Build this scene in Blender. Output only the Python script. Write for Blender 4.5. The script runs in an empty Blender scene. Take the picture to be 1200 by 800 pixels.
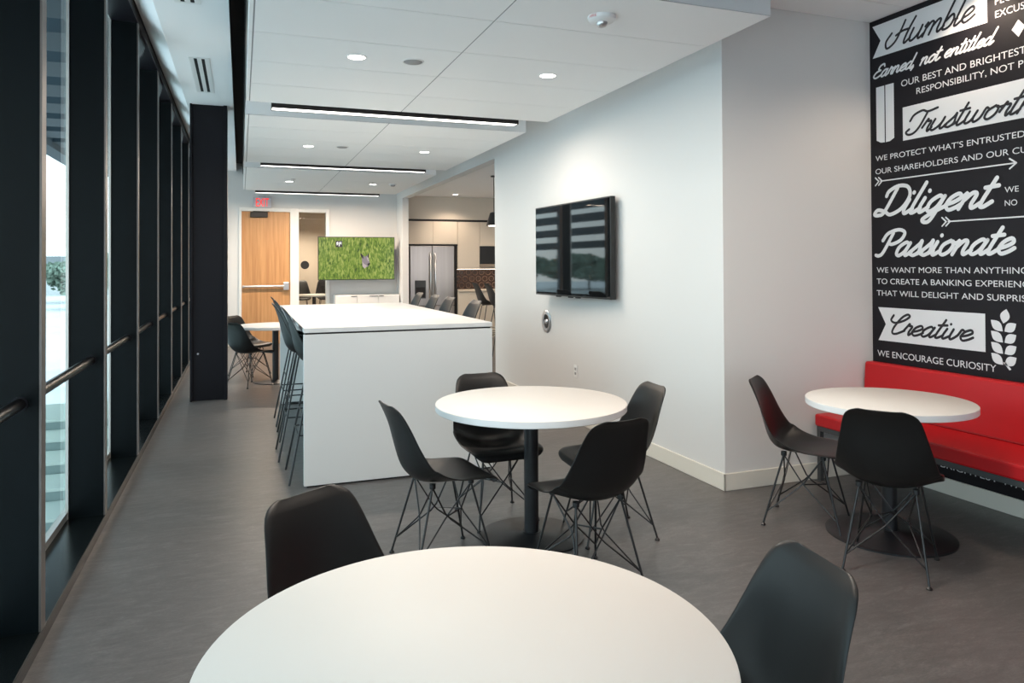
import bpy, bmesh, math, random
from mathutils import Vector, Matrix
random.seed(7)
PI = math.pi
SC = bpy.context.scene
C = SC.collection

# ------------------------------------------------------------------ camera
F_PX, YAW, PITCH, ROLL, PP_Y = 851.5, 0.35713, 0.011122, -0.005009, 302.4
cy, sy = math.cos(YAW), math.sin(YAW)
r0 = Vector((cy, -sy, 0)); f0 = Vector((sy, cy, 0)); u0 = Vector((0, 0, 1))
f1 = f0 * math.cos(PITCH) + u0 * math.sin(PITCH)
u1 = u0 * math.cos(PITCH) - f0 * math.sin(PITCH)
r2 = r0 * math.cos(ROLL) + u1 * math.sin(ROLL)
u2 = u1 * math.cos(ROLL) - r0 * math.sin(ROLL)
cam = bpy.data.cameras.new('camera'); camo = bpy.data.objects.new('camera', cam); C.objects.link(camo)
m = Matrix.Identity(4)
for i in range(3):
    m[i][0] = r2[i]; m[i][1] = u2[i]; m[i][2] = -f1[i]
m[0][3], m[1][3], m[2][3] = 0, 0, 1.5
camo.matrix_world = m
cam.sensor_width = 36; cam.lens = F_PX / 1200 * 36; cam.shift_y = -(400 - PP_Y) / 1200
cam.clip_start = 0.05; cam.clip_end = 500
SC.camera = camo

# ------------------------------------------------------------------ world, exposure, light levels
w = bpy.data.worlds.new('overcast_sky'); SC.world = w; w.use_nodes = True
nt = w.node_tree; nt.nodes.clear()
wo = nt.nodes.new('ShaderNodeOutputWorld'); bg = nt.nodes.new('ShaderNodeBackground')
tc = nt.nodes.new('ShaderNodeTexCoord'); sx = nt.nodes.new('ShaderNodeSeparateXYZ'); cr = nt.nodes.new('ShaderNodeValToRGB')
nt.links.new(tc.outputs['Generated'], sx.inputs[0]); nt.links.new(sx.outputs['Z'], cr.inputs[0])
cr.color_ramp.elements[0].position = 0.0; cr.color_ramp.elements[0].color = (0.93, 0.94, 1.0, 1)
cr.color_ramp.elements[1].position = 0.25; cr.color_ramp.elements[1].color = (0.68, 0.85, 1.0, 1)
nt.links.new(cr.outputs[0], bg.inputs[0]); nt.links.new(bg.outputs[0], wo.inputs[0])
bg.inputs[1].default_value = 2.35
SC.view_settings.view_transform = 'Standard'; SC.view_settings.look = 'None'
SC.view_settings.gamma = 1.0; SC.view_settings.use_curve_mapping = False
SC.view_settings.exposure = 0.54
WARM = (1.0, 0.80, 0.62); NEUTRAL = (1.0, 0.86, 0.73)
DOWN_W = 6.5       # each downlight
LINE_W = 38.0       # each linear light
NOOK_W = 30.0
KITCHEN_W = 40.0

# ------------------------------------------------------------------ materials
def mat(name, col, rough=0.5, metal=0.0, spec=0.5, emit=None, estr=0.0, noise=None, bump=None):
    mt = bpy.data.materials.new(name); mt.use_nodes = True
    n = mt.node_tree.nodes; l = mt.node_tree.links; b = n['Principled BSDF']
    b.inputs['Base Color'].default_value = (*col, 1)
    b.inputs['Roughness'].default_value = rough
    b.inputs['Metallic'].default_value = metal
    b.inputs['Specular IOR Level'].default_value = spec
    if emit:
        b.inputs['Emission Color'].default_value = (*emit, 1); b.inputs['Emission Strength'].default_value = estr
    if noise or bump:
        t = n.new('ShaderNodeTexCoord'); mp = n.new('ShaderNodeMapping'); l.new(t.outputs['Object'], mp.inputs[0])
        nz = n.new('ShaderNodeTexNoise'); l.new(mp.outputs[0], nz.inputs[0])
        if noise:
            sc, amt, stretch = noise
            mp.inputs['Scale'].default_value = stretch
            nz.inputs['Scale'].default_value = sc; nz.inputs['Detail'].default_value = 6
            rp = n.new('ShaderNodeValToRGB'); l.new(nz.outputs['Fac'], rp.inputs[0])
            rp.color_ramp.elements[0].position = 0.3; rp.color_ramp.elements[1].position = 0.7
            rp.color_ramp.elements[0].color = (*[c * (1 - amt) for c in col], 1)
            rp.color_ramp.elements[1].color = (*[min(1, c * (1 + amt)) for c in col], 1)
            l.new(rp.outputs[0], b.inputs['Base Color'])
        if bump:
            if not noise: nz.inputs['Scale'].default_value = bump[0]
            bp = n.new('ShaderNodeBump'); bp.inputs['Strength'].default_value = bump[1]; bp.inputs['Distance'].default_value = 0.002
            l.new(nz.outputs['Fac'], bp.inputs['Height']); l.new(bp.outputs[0], b.inputs['Normal'])
    return mt

def glass(name, tint, refl=0.08):
    mt = bpy.data.materials.new(name); mt.use_nodes = True
    n = mt.node_tree.nodes; l = mt.node_tree.links; n.clear()
    o = n.new('ShaderNodeOutputMaterial'); t = n.new('ShaderNodeBsdfTransparent'); g = n.new('ShaderNodeBsdfGlossy')
    fr = n.new('ShaderNodeFresnel'); fr.inputs[0].default_value = 1.45; mx = n.new('ShaderNodeMixShader')
    t.inputs[0].default_value = (*tint, 1); g.inputs['Roughness'].default_value = 0.0
    ge = n.new('ShaderNodeNewGeometry'); iv = n.new('ShaderNodeMath'); iv.operation = 'SUBTRACT'; iv.inputs[0].default_value = 1.0; l.new(ge.outputs['Backfacing'], iv.inputs[1])
    ml = n.new('ShaderNodeMath'); ml.operation = 'MULTIPLY'; l.new(fr.outputs[0], ml.inputs[0]); l.new(iv.outputs[0], ml.inputs[1])   # reflect on the outer face of the slab only
    l.new(ml.outputs[0], mx.inputs[0]); l.new(t.outputs[0], mx.inputs[1]); l.new(g.outputs[0], mx.inputs[2]); l.new(mx.outputs[0], o.inputs[0])
    return mt

def floor_mat():
    mt = bpy.data.materials.new('marbled_linoleum'); mt.use_nodes = True
    n = mt.node_tree.nodes; l = mt.node_tree.links; b = n['Principled BSDF']
    t = n.new('ShaderNodeTexCoord'); mp = n.new('ShaderNodeMapping'); l.new(t.outputs['Object'], mp.inputs[0])
    mp.inputs['Scale'].default_value = (1.0, 3.2, 1)
    a = n.new('ShaderNodeTexNoise'); a.inputs['Scale'].default_value = 5; a.inputs['Detail'].default_value = 9; a.inputs['Distortion'].default_value = 1.6
    c = n.new('ShaderNodeTexNoise'); c.inputs['Scale'].default_value = 26; c.inputs['Detail'].default_value = 5; c.inputs['Distortion'].default_value = 2.5
    l.new(mp.outputs[0], a.inputs[0]); l.new(mp.outputs[0], c.inputs[0])
    mx = n.new('ShaderNodeMath'); mx.operation = 'ADD'; l.new(a.outputs['Fac'], mx.inputs[0]); l.new(c.outputs['Fac'], mx.inputs[1])
    hf = n.new('ShaderNodeMath'); hf.operation = 'MULTIPLY'; hf.inputs[1].default_value = 0.5; l.new(mx.outputs[0], hf.inputs[0])
    rp = n.new('ShaderNodeValToRGB'); l.new(hf.outputs[0], rp.inputs[0])
    e = rp.color_ramp.elements
    e[0].position = 0.33; e[0].color = (0.080, 0.074, 0.072, 1)
    e[1].position = 0.72; e[1].color = (0.168, 0.158, 0.153, 1)
    m_ = e.new(0.52); m_.color = (0.110, 0.102, 0.099, 1)
    l.new(rp.outputs[0], b.inputs['Base Color'])
    b.inputs['Roughness'].default_value = 0.36; b.inputs['Specular IOR Level'].default_value = 0.5
    bp = n.new('ShaderNodeBump'); bp.inputs['Strength'].default_value = 0.06; bp.inputs['Distance'].default_value = 0.002
    l.new(c.outputs['Fac'], bp.inputs['Height']); l.new(bp.outputs[0], b.inputs['Normal'])
    return mt

def wood_mat():
    mt = bpy.data.materials.new('oak_veneer'); mt.use_nodes = True
    n = mt.node_tree.nodes; l = mt.node_tree.links; b = n['Principled BSDF']
    t = n.new('ShaderNodeTexCoord'); mp = n.new('ShaderNodeMapping'); l.new(t.outputs['Object'], mp.inputs[0])
    mp.inputs['Scale'].default_value = (14, 14, 0.6)
    a = n.new('ShaderNodeTexNoise'); a.inputs['Scale'].default_value = 2.2; a.inputs['Detail'].default_value = 8; l.new(mp.outputs[0], a.inputs[0])
    rp = n.new('ShaderNodeValToRGB'); l.new(a.outputs['Fac'], rp.inputs[0])
    rp.color_ramp.elements[0].position = 0.3; rp.color_ramp.elements[0].color = (0.42, 0.20, 0.075, 1)
    rp.color_ramp.elements[1].position = 0.7; rp.color_ramp.elements[1].color = (0.58, 0.31, 0.13, 1)
    l.new(rp.outputs[0], b.inputs['Base Color']); b.inputs['Roughness'].default_value = 0.45
    return mt

def grass_screen():
    mt = bpy.data.materials.new('meadow_on_screen'); mt.use_nodes = True
    n = mt.node_tree.nodes; l = mt.node_tree.links; b = n['Principled BSDF']
    t = n.new('ShaderNodeTexCoord'); mp = n.new('ShaderNodeMapping'); l.new(t.outputs['Object'], mp.inputs[0])
    mp.inputs['Rotation'].default_value = (0, 0.25, 0); mp.inputs['Scale'].default_value = (26, 1, 9)
    a = n.new('ShaderNodeTexNoise'); a.inputs['Scale'].default_value = 1.0; a.inputs['Detail'].default_value = 7; a.inputs['Distortion'].default_value = 1.2
    l.new(mp.outputs[0], a.inputs[0])
    rp = n.new('ShaderNodeValToRGB'); l.new(a.outputs['Fac'], rp.inputs[0])
    e = rp.color_ramp.elements
    e[0].position = 0.3; e[0].color = (0.035, 0.10, 0.006, 1); e[1].position = 0.72; e[1].color = (0.75, 0.82, 0.20, 1)
    k = e.new(0.5); k.color = (0.27, 0.44, 0.035, 1)
    l.new(rp.outputs[0], b.inputs['Emission Color']); b.inputs['Emission Strength'].default_value = 0.42
    b.inputs['Base Color'].default_value = (0.01, 0.01, 0.01, 1); b.inputs['Roughness'].default_value = 0.2
    return mt

M = {}
M['wall'] = mat('white_paint', (0.70, 0.69, 0.675), 0.75, bump=(180, 0.04))
M['ceil'] = mat('ceiling_white', (0.88, 0.88, 0.88), 0.85)
M['tile'] = mat('ceiling_tile_white', (0.90, 0.90, 0.89), 0.9, bump=(320, 0.05))
M['seam'] = mat('tile_seam_grey', (0.30, 0.30, 0.30), 0.9)
M['plenum'] = mat('plenum_black', (0.004, 0.004, 0.004), 0.9)
M['base'] = mat('baseboard_cream', (0.74, 0.70, 0.62), 0.45)
M['floor'] = floor_mat()
M['steel'] = mat('blackened_steel', (0.0018, 0.0036, 0.0046), 0.36, spec=0.12, noise=(2.2, 0.35, (1.5, 1.5, 0.35)))
M['steel2'] = mat('column_black', (0.006, 0.006, 0.009), 0.45, spec=0.2)
M['alu'] = mat('window_frame_aluminium', (0.55, 0.53, 0.50), 0.35, 0.8)
M['sill'] = mat('polished_black_sill', (0.003, 0.0045, 0.005), 0.24, spec=0.25)
M['rail'] = mat('satin_black_rail', (0.0035, 0.0035, 0.004), 0.32, spec=0.3)
M['edge'] = mat('lit_steel_edge', (0.15, 0.13, 0.12), 0.38, 0.6)  # lighter tone paints in the room light falling on the fin edges
M['glass'] = glass('window_glass', (0.90, 0.97, 0.945))
M['clear'] = glass('sidelight_glass', (0.93, 0.95, 0.94))
M['white'] = mat('white_laminate', (0.74, 0.73, 0.715), 0.32)
M['table'] = mat('white_table_laminate', (0.71, 0.68, 0.645), 0.5, spec=0.3)
M['tedge'] = mat('white_table_edge', (0.80, 0.80, 0.80), 0.4)
M['shell'] = mat('black_moulded_plastic', (0.0065, 0.0062, 0.0062), 0.40, spec=0.40, bump=(420, 0.03))
M['wire'] = mat('black_wire', (0.010, 0.010, 0.011), 0.33, spec=0.6)
M['post'] = mat('black_powder_coat', (0.012, 0.012, 0.014), 0.38)
M['red'] = mat('red_vinyl', (0.50, 0.006, 0.010), 0.40, bump=(300, 0.03))
M['seamred'] = mat('red_piping', (0.30, 0.004, 0.008), 0.5)
M['frame'] = mat('grey_steel_frame', (0.055, 0.058, 0.06), 0.45)
M['mural'] = mat('mural_black', (0.0085, 0.0070, 0.0100), 0.6, spec=0.3)
M['ink'] = mat('mural_white_vinyl', (0.74, 0.74, 0.75), 0.6)
M['inkb'] = mat('mural_dark_vinyl', (0.0125, 0.0110, 0.0150), 0.6)
M['screen'] = mat('dark_screen_glass', (0.006, 0.007, 0.008), 0.03, spec=0.6)
M['bezel'] = mat('black_bezel', (0.010, 0.010, 0.010), 0.35)
M['lens'] = mat('linear_lens', (0.9, 0.9, 0.9), 0.5, emit=(1.0, 0.95, 0.90), estr=3.0)
M['dlens'] = mat('downlight_lens', (0.9, 0.9, 0.9), 0.5, emit=(1.0, 0.93, 0.84), estr=7.0)
M['fix'] = mat('fixture_bronze_black', (0.012, 0.008, 0.007), 0.5)
M['wood'] = wood_mat()
M['doorframe'] = mat('white_door_frame', (0.78, 0.77, 0.74), 0.4)
M['chrome'] = mat('brushed_chrome', (0.62, 0.62, 0.63), 0.28, 1.0)
M['stainless'] = mat('stainless_steel', (0.40, 0.355, 0.315), 0.30, 1.0, noise=(1.2, 0.10, (9, 9, 0.3)))
M['beige'] = mat('beige_cabinet', (0.66, 0.58, 0.48), 0.5)
M['beigewall'] = mat('beige_wall_paint', (0.66, 0.59, 0.50), 0.7)
M['dark'] = mat('dark_recess', (0.010, 0.009, 0.009), 0.6)
M['splash'] = mat('dark_brown_tile', (0.05, 0.028, 0.020), 0.25)
M['ring'] = mat('ring_relief', (0.20, 0.13, 0.10), 0.25)
M['exitbody'] = mat('exit_sign_housing', (0.52, 0.51, 0.55), 0.35)
M['exitred'] = mat('exit_letters', (0.8, 0.03, 0.02), 0.4, emit=(1.0, 0.02, 0.012), estr=0.8)
M['plastic'] = mat('white_plastic', (0.80, 0.80, 0.79), 0.4)
M['grey'] = mat('grey_plastic', (0.30, 0.30, 0.30), 0.5)
M['firered'] = mat('fire_red_letters', (0.55, 0.02, 0.02), 0.5)
M['grass'] = grass_screen()
M['led'] = mat('led_strip', (0.9, 0.9, 0.9), 0.5, emit=(1.0, 0.80, 0.62), estr=2.5)
M['fur'] = mat('animal_fur_on_screen', (0.02, 0.02, 0.02), 0.4, emit=(0.36, 0.30, 0.33), estr=0.45)
M['furlight'] = mat('animal_light_fur_on_screen', (0.02, 0.02, 0.02), 0.4, emit=(0.75, 0.62, 0.60), estr=0.45)
M['furdark'] = mat('animal_dark_fur_on_screen', (0.01, 0.01, 0.01), 0.4)
M['whitegfx'] = mat('white_graphic_on_screen', (0.02, 0.02, 0.02), 0.4, emit=(0.95, 0.95, 0.95), estr=0.8)
M['paving'] = mat('pale_paving', (0.80, 0.78, 0.80), 0.9, noise=(0.7, 0.10, (1, 1, 1)))
M['step'] = mat('concrete_steps', (0.26, 0.34, 0.34), 0.8)
M['tread'] = mat('pale_treads', (0.55, 0.63, 0.60), 0.8)
M['canopy'] = mat('canopy_steel', (0.014, 0.032, 0.046), 0.6)
M['leaf'] = mat('hazy_tree_leaves', (0.22, 0.29, 0.23), 0.8, noise=(3, 0.4, (1, 1, 1)))  # foliage colour lightened to imitate distance haze
M['bark'] = mat('tree_bark', (0.08, 0.06, 0.05), 0.9)
M['houses'] = mat('pale_render', (0.62, 0.62, 0.62), 0.8)
M['roof'] = mat('grey_roof', (0.20, 0.21, 0.22), 0.8)

# ------------------------------------------------------------------ helpers
def new_obj(name, bm, material, parent=None, smooth=None, bevel=0.0):
    me = bpy.data.meshes.new(name)
    bmesh.ops.recalc_face_normals(bm, faces=bm.faces[:])
    bm.to_mesh(me); bm.free()
    if isinstance(material, (list, tuple)):
        for k in material: me.materials.append(k)
    else: me.materials.append(material)
    if smooth is not None:
        for p in me.polygons: p.use_smooth = True
        try: me.set_sharp_from_angle(angle=math.radians(smooth))
        except Exception: pass
    o = bpy.data.objects.new(name, me); C.objects.link(o)
    if parent: o.parent = parent
    if bevel:
        b = o.modifiers.new('bevel', 'BEVEL'); b.width = bevel; b.segments = 2; b.limit_method = 'ANGLE'; b.angle_limit = math.radians(50)
        b.harden_normals = False
    return o

def box(bm, x0, x1, y0, y1, z0, z1, mi=0):
    vs = [bm.verts.new(p) for p in ((x0, y0, z0), (x1, y0, z0), (x1, y1, z0), (x0, y1, z0), (x0, y0, z1), (x1, y0, z1), (x1, y1, z1), (x0, y1, z1))]
    for f in ((0, 3, 2, 1), (4, 5, 6, 7), (0, 1, 5, 4), (1, 2, 6, 5), (2, 3, 7, 6), (3, 0, 4, 7)):
        bm.faces.new([vs[i] for i in f]).material_index = mi
    return vs

def boxes(*bs):
    bm = bmesh.new()
    for b in bs: box(bm, *b)
    return bm

def tube(bm, pts, r, seg=8, cap=True, mi=0, r_end=None):
    pts = [Vector(p) for p in pts]; n = len(pts); rings = []
    t0 = (pts[1] - pts[0]).normalized()
    ref = Vector((0, 0, 1)) if abs(t0.z) < 0.9 else Vector((1, 0, 0))
    nrm = t0.cross(ref).normalized()
    for i, p in enumerate(pts):
        a = pts[max(i - 1, 0)]; b = pts[min(i + 1, n - 1)]
        t = (b - a).normalized()
        nrm = (nrm - t * nrm.dot(t)).normalized(); bi = t.cross(nrm)
        rr = r if r_end is None else r + (r_end - r) * i / (n - 1)
        rings.append([bm.verts.new(p + (nrm * math.cos(2 * PI * k / seg) + bi * math.sin(2 * PI * k / seg)) * rr) for k in range(seg)])
    for i in range(n - 1):
        for k in range(seg):
            bm.faces.new((rings[i][k], rings[i][(k + 1) % seg], rings[i + 1][(k + 1) % seg], rings[i + 1][k])).material_index = mi
    if cap:
        bm.faces.new(rings[0][::-1]).material_index = mi; bm.faces.new(rings[-1]).material_index = mi

def lathe(bm, prof, cx=0, cy_=0, cz=0, seg=48, axis='z', mi=0, closed=False):
    rings = []
    for (r, h) in prof:
        ring = []
        for k in range(seg):
            a = 2 * PI * k / seg; p, q = r * math.cos(a), r * math.sin(a)
            if axis == 'z': v = (cx + p, cy_ + q, cz + h)
            elif axis == 'x': v = (cx + h, cy_ + p, cz + q)
            else: v = (cx + p, cy_ + h, cz + q)
            ring.append(bm.verts.new(v))
        rings.append(ring)
    for i in range(len(rings) - 1):
        for k in range(seg):
            bm.faces.new((rings[i][k], rings[i][(k + 1) % seg], rings[i + 1][(k + 1) % seg], rings[i + 1][k])).material_index = mi
    if closed:
        for k in range(seg): bm.faces.new((rings[-1][k], rings[-1][(k + 1) % seg], rings[0][(k + 1) % seg], rings[0][k]))
    else:
        bm.faces.new(rings[0][::-1]).material_index = mi; bm.faces.new(rings[-1]).material_index = mi

def lathe_bm(*a, **k):
    bm = bmesh.new(); lathe(bm, *a, **k); return bm

def tube_bm(*a, **k):
    bm = bmesh.new(); tube(bm, *a, **k); return bm

def thing(name, label, cat, loc=(0, 0, 0), rz=0.0, group=None):
    o = bpy.data.objects.new(name, None); C.objects.link(o)
    o.empty_display_size = 0.1
    o.location = loc; o.rotation_euler = (0, 0, rz); o['label'] = label; o['category'] = cat
    if group: o['group'] = group
    return o

def tag(o, label, cat, group=None, kind=None):
    o['label'] = label; o['category'] = cat
    if group: o['group'] = group
    if kind: o['kind'] = kind
    return o

def struct(name, bm, material, label, cat, **k):
    o = new_obj(name, bm, material, **k); o['kind'] = 'structure'; o['label'] = label; o['category'] = cat
    return o

def sroot(name, label, cat):
    o = thing(name, label, cat); o['kind'] = 'structure'; return o

def dup(root, loc, rz, label, group=None):
    def cp(o, par):
        c = o.copy(); C.objects.link(c); c.parent = par
        for ch in list(o.children): cp(ch, c)
        return c
    r = cp(root, None); r.location = loc; r.rotation_euler = (0, 0, rz); r['label'] = label
    if group: r['group'] = group
    return r

def lamp(name, kind, loc, power, col, parent, size=0.1, size_y=None, rot=(0, 0, 0), spot=None, blend=0.6):
    d = bpy.data.lights.new(name, kind); d.energy = power; d.color = col
    if kind == 'AREA':
        d.size = size
        if size_y: d.shape = 'RECTANGLE'; d.size_y = size_y
    else:
        d.shadow_soft_size = size
        if kind == 'SPOT': d.spot_size = spot; d.spot_blend = blend
    o = bpy.data.objects.new(name, d); C.objects.link(o); o.parent = parent; o.location = loc; o.rotation_euler = rot
    return o

# ------------------------------------------------------------------ room shell
XR, YN, XM = 3.016, 4.05, 4.32        # right wall, nook return wall, mural wall
YB = 14.9                              # far wall
struct('floor', boxes((-0.9, 7.2, -4.5, 17.4, -0.12, 0)), M['floor'], 'grey brown marbled linoleum floor of the whole room', 'floor')
struct('wall_right', boxes((XR, XR + 0.15, YN, 8.70, 0, 3.5), (XR, XR + 0.12, 14.3, YB + .15, 0, 3.5), (XR, XR + 0.15, 8.70, 14.3, 2.87, 3.5)),
       M['wall'], 'white wall on the right with the wide opening to the kitchen', 'wall')
struct('wall_nook', boxes((XR + 0.15, XM + 0.15, YN, YN + 0.15, 0, 3.5)), M['wall'], 'short white return wall beside the red bench', 'wall')
struct('wall_mural', boxes((XM, XM + 0.15, -4.5, YN, 0, 3.5)), M['wall'], 'wall behind the red bench that carries the dark mural', 'wall')
struct('wall_back', boxes((-0.9, -0.035, YB, YB + 0.15, 0, 3.6), (1.66, XR, YB, YB + 0.15, 0, 3.6), (-0.035, 1.66, YB, YB + 0.15, 2.655, 3.6)),
       M['wall'], 'far white wall with the oak door and the meadow screen', 'wall')
struct('ceiling', boxes((0.03, XR, -4.5, YB, 3.40, 3.5), (XR + .15, 7.2, YN + .15, 17.4, 2.95, 3.05)), M['ceil'],
       'white ceiling above the hanging panels and over the kitchen', 'ceiling')
struct('wall_light_block', boxes((1.0, XM, -4.65, -4.5, 0, 3.5)), M['wall'], 'unseen white wall added behind the camera to keep light off the return wall', 'wall')  # unseen wall, put in to cut daylight reaching the return wall
# nook ceiling with tile grid
bm = bmesh.new()
box(bm, XR - 0.55, XM, -4.5, YN, 3.276, 3.36, 1)
yy = YN
ys = [YN, 3.72, 3.11, 2.5, 1.89, 1.28, 0.67, 0.06, -0.6, -4.5]
xs = [XR - 0.55, 3.10, XM]
for a, b in zip(ys[1:], ys[:-1]):
    for c, d in zip(xs[:-1], xs[1:]):
        box(bm, c + 0.003, d - 0.003, a + 0.003, b - 0.003, 3.270, 3.28, 0)
nc = new_obj('ceiling_nook', bm, [M['tile'], M['seam']]); nc['kind'] = 'structure'; nc['label'] = 'tiled white ceiling over the bench nook'; nc['category'] = 'ceiling'
# soffit along the windows, sloped reveal up to the window head, black slot
struct('ceiling_soffit', boxes((-0.57, -0.078, -4.5, YB, 3.35, 3.45)), M['ceil'], 'flat white soffit running along the windows with two air diffusers', 'ceiling')
bm = bmesh.new()
vs = [bm.verts.new(p) for p in ((-0.57, -4.5, 3.35), (-0.57, YB, 3.35), (-0.80, YB, 3.56), (-0.80, -4.5, 3.56), (-0.57, -4.5, 3.45), (-0.57, YB, 3.45), (-0.80, YB, 3.66), (-0.80, -4.5, 3.66))]
for f in ((0, 1, 2, 3), (7, 6, 5, 4), (0, 4, 5, 1), (3, 2, 6, 7), (0, 3, 7, 4), (1, 5, 6, 2)): bm.faces.new([vs[i] for i in f])
struct('trim_1', bm, M['ceil'], 'sloped white reveal between soffit and window head', 'trim')
struct('ceiling_slot', boxes((-0.078, 0.03, -4.5, YB, 3.50, 3.55), (-0.085, -0.078, -4.5, YB, 3.355, 3.55), (0.03, 0.036, -4.5, YB, 3.30, 3.55)), M['plenum'],
       'black open slot between soffit and hanging ceiling panels', 'ceiling')
# baseboards
bb = dict(bevel=0.004)
struct('baseboard_right', boxes((XR - 0.012, XR, YN - .012, 8.70, 0, 0.115)), M['base'], 'cream baseboard along the white right wall', 'baseboard', **bb)
struct('baseboard_nook', boxes((XR - 0.012, XM, YN - 0.012, YN, 0, 0.115)), M['base'], 'cream baseboard along the short return wall', 'baseboard', **bb)
struct('baseboard_mural', boxes((XM - 0.012, XM, -4.5, YN - .012, 0, 0.105)), M['base'], 'pale baseboard under the mural behind the bench', 'baseboard', **bb)
struct('baseboard_back', boxes((1.66, XR, YB - 0.012, YB, 0, 0.115), (-0.74, -0.035, YB - 0.012, YB, 0, 0.115)), M['base'], 'cream baseboard along the far wall', 'baseboard', **bb)
# kitchen shell
struct('wall_kitchen', boxes((XR + 0.15, 7.2, 15.2, 15.35, 0, 3.0), (7.05, 7.2, YN + .15, 15.2, 0, 3.0), (XR + .15, 7.05, 14.62, 15.2, 2.48, 2.95)),
       M['beigewall'], 'beige kitchen walls and soffit above the cabinets', 'wall')
struct('wall_corridor', boxes((-0.9, 7.2, 17.2, 17.4, 0, 3.0), (-.9, XR, YB + .15, 17.2, 2.9, 3.0), (-.9, -.8, YB + .15, 17.2, 0, 2.9), (2.6, 2.7, YB + .15, 17.2, 0, 2.9)), M['beigewall'], 'beige corridor wall seen through the sidelight', 'wall')

# ------------------------------------------------------------------ window wall
FIN_Y = [-2.38, -0.93, 0.52, 1.97, 3.405, 4.86, 6.30, 7.76, 9.22, 10.68, 12.13, 13.6, YB]
for i in range(len(FIN_Y) - 1):
    y = FIN_Y[i]; y2 = FIN_Y[i + 1]
    wr = sroot('window_%d' % (i + 1), 'tall window bay number %d along the left side with a black steel fin' % (i + 1), 'window')
    wr['label'] = ['tall window bay behind the camera side', ''][0] if i < 4 else wr['label']
    if i < 4: wr['group'] = 'window bays behind the camera'
    bm = boxes((-0.93, -0.752, y - 0.03, y + 0.03, 0.06, 3.40))
    # curved knee where the fin meets the head
    for k in range(8):
        t0, t1 = k / 8, (k + 1) / 8
        h0 = 0.36 * (1 - math.cos(t0 * PI / 2)); 
        box(bm, -0.90, -0.765, y + 0.03 + 0.55 * t0, y + 0.03 + 0.55 * t1, 3.18 + h0 * 0.6, 3.40)
    new_obj('mullion', bm, M['steel'], wr)
    new_obj('edge_strip', boxes((-0.752, -0.744, y - 0.034, y + 0.034, 0.06, 3.40)), M['edge'], wr)
    new_obj('glazing_bead', boxes((-0.945, -0.93, y - 0.045, y + 0.045, 0.06, 3.5)), M['alu'], wr)
    new_obj('pane', boxes((-0.962, -0.95, y + 0.0, y2 - 0.0, 0.04, 3.5)), M['glass'], wr)
lab = ['nearest the camera, cut by the left edge of the photo', 'second one with bright outdoors on both sides', 'third one from the camera', 'fourth one from the camera', 'fifth one from the camera', 'sixth one from the camera', 'seventh one, next to the black column', 'eighth one, beyond the black column']
for i in range(4, len(FIN_Y) - 1):
    bpy.data.objects['window_%d' % (i + 1)]['label'] = 'window bay with deep black fin, ' + lab[i - 4]
bm = boxes((-1.0, -0.742, -4.5, YB, 0.0, 0.06)); 
struct('trim_2', bm, M['sill'], 'low black steel sill at the foot of the windows', 'sill', bevel=0.004)
struct('trim_3', boxes((-0.93, -0.755, -4.5, YB, 3.40, 3.56), (-0.755, -0.748, -4.5, YB, 3.40, 3.44), (-0.755, -0.748, -4.5, YB, 3.50, 3.545)), M['steel2'], 'black steel head beam above the windows', 'beam')
struct('trim_4', boxes((-0.97, -0.935, -4.5, YB, 0.06, 0.10), (-0.97, -0.935, -4.5, YB, 3.46, 3.52)), M['alu'], 'pale metal glazing rail at the foot and head of the glass', 'trim')
hr = thing('handrail', 'black round handrail running through the window fins', 'handrail', (-0.82, 0, 0.965))
new_obj('rail', tube_bm([(0, -4.4, 0), (0, YB - 0.02, 0)], 0.024, 14), M['rail'], hr, smooth=60)
for y in FIN_Y[4:-1]:
    new_obj('collar', lathe_bm([(0.030, 0), (0.030, 0.006)], 0, y - 0.037, 0, 20, 'y'), M['steel2'], hr, smooth=40)
# steel column
col = sroot('column', 'black steel column standing by the windows', 'column')
new_obj('web', boxes((-0.515, -0.185, 8.93, 9.14, 0.0, 3.35)), M['steel2'], col)
new_obj('flange', boxes((-0.537, -0.515, 8.89, 9.18, 0.0, 3.35)), M['steel2'], col, bevel=0.003)
new_obj('flange', boxes((-0.185, -0.145, 8.89, 9.18, 0.0, 3.35)), M['steel2'], col, bevel=0.003)
new_obj('bolt', lathe_bm([(0.011, -0.012), (0.011, 0)], -0.455, 8.93, 0.53, 16, 'y'), M['chrome'], col)

# ------------------------------------------------------------------ hanging ceiling panels, lights, ceiling devices
ZC = 2.824
def cloud(y0, y1, label):
    t = thing('ceiling_panel', label, 'ceiling panel', (0, y0, ZC), 0, 'hanging white ceiling panels')
    bm = bmesh.new(); x0, x1 = 0.04, 2.645; L = y1 - y0
    box(bm, x0, x1, 0, L, 0.004, 0.125)
    new_obj('panel_body', bm, M['ceil'], t)
    bm = bmesh.new()
    xs = [x0, x0 + 0.025, 1.285, x1]; ys = [0, 0.325, 0.94, 1.555, 2.17, 2.785, L] if L > 2.9 else [0, L]
    ys = [L - 0.61 * k for k in range(5)][::-1]; ys = [0] + [v for v in ys if v > 0.05]
    box(bm, x0, x1, 0, L, 0.002, 0.004, 1)
    for a, b in zip(xs[:-1], xs[1:]):
        for c, d in zip(ys[:-1], ys[1:]):
            box(bm, a + (0.004 if a > x0 else 0), b - (0.004 if b < x1 else 0), c + (0.003 if c > 0 else 0), d - (0.003 if d < L else 0), 0.0, 0.0045, 0)
    new_obj('tile_grid', bm, [M['tile'], M['seam']], t)
    for x in (0.3, 2.4):
        for y in (0.3, L - 0.3): new_obj('hanger_rod', tube_bm([(x, y, 0.12), (x, y, 0.57)], 0.004, 6), M['chrome'], t)
    return t
cloud(3.129, 6.135, 'nearest hanging white ceiling panel with the fire alarm on it')
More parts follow.
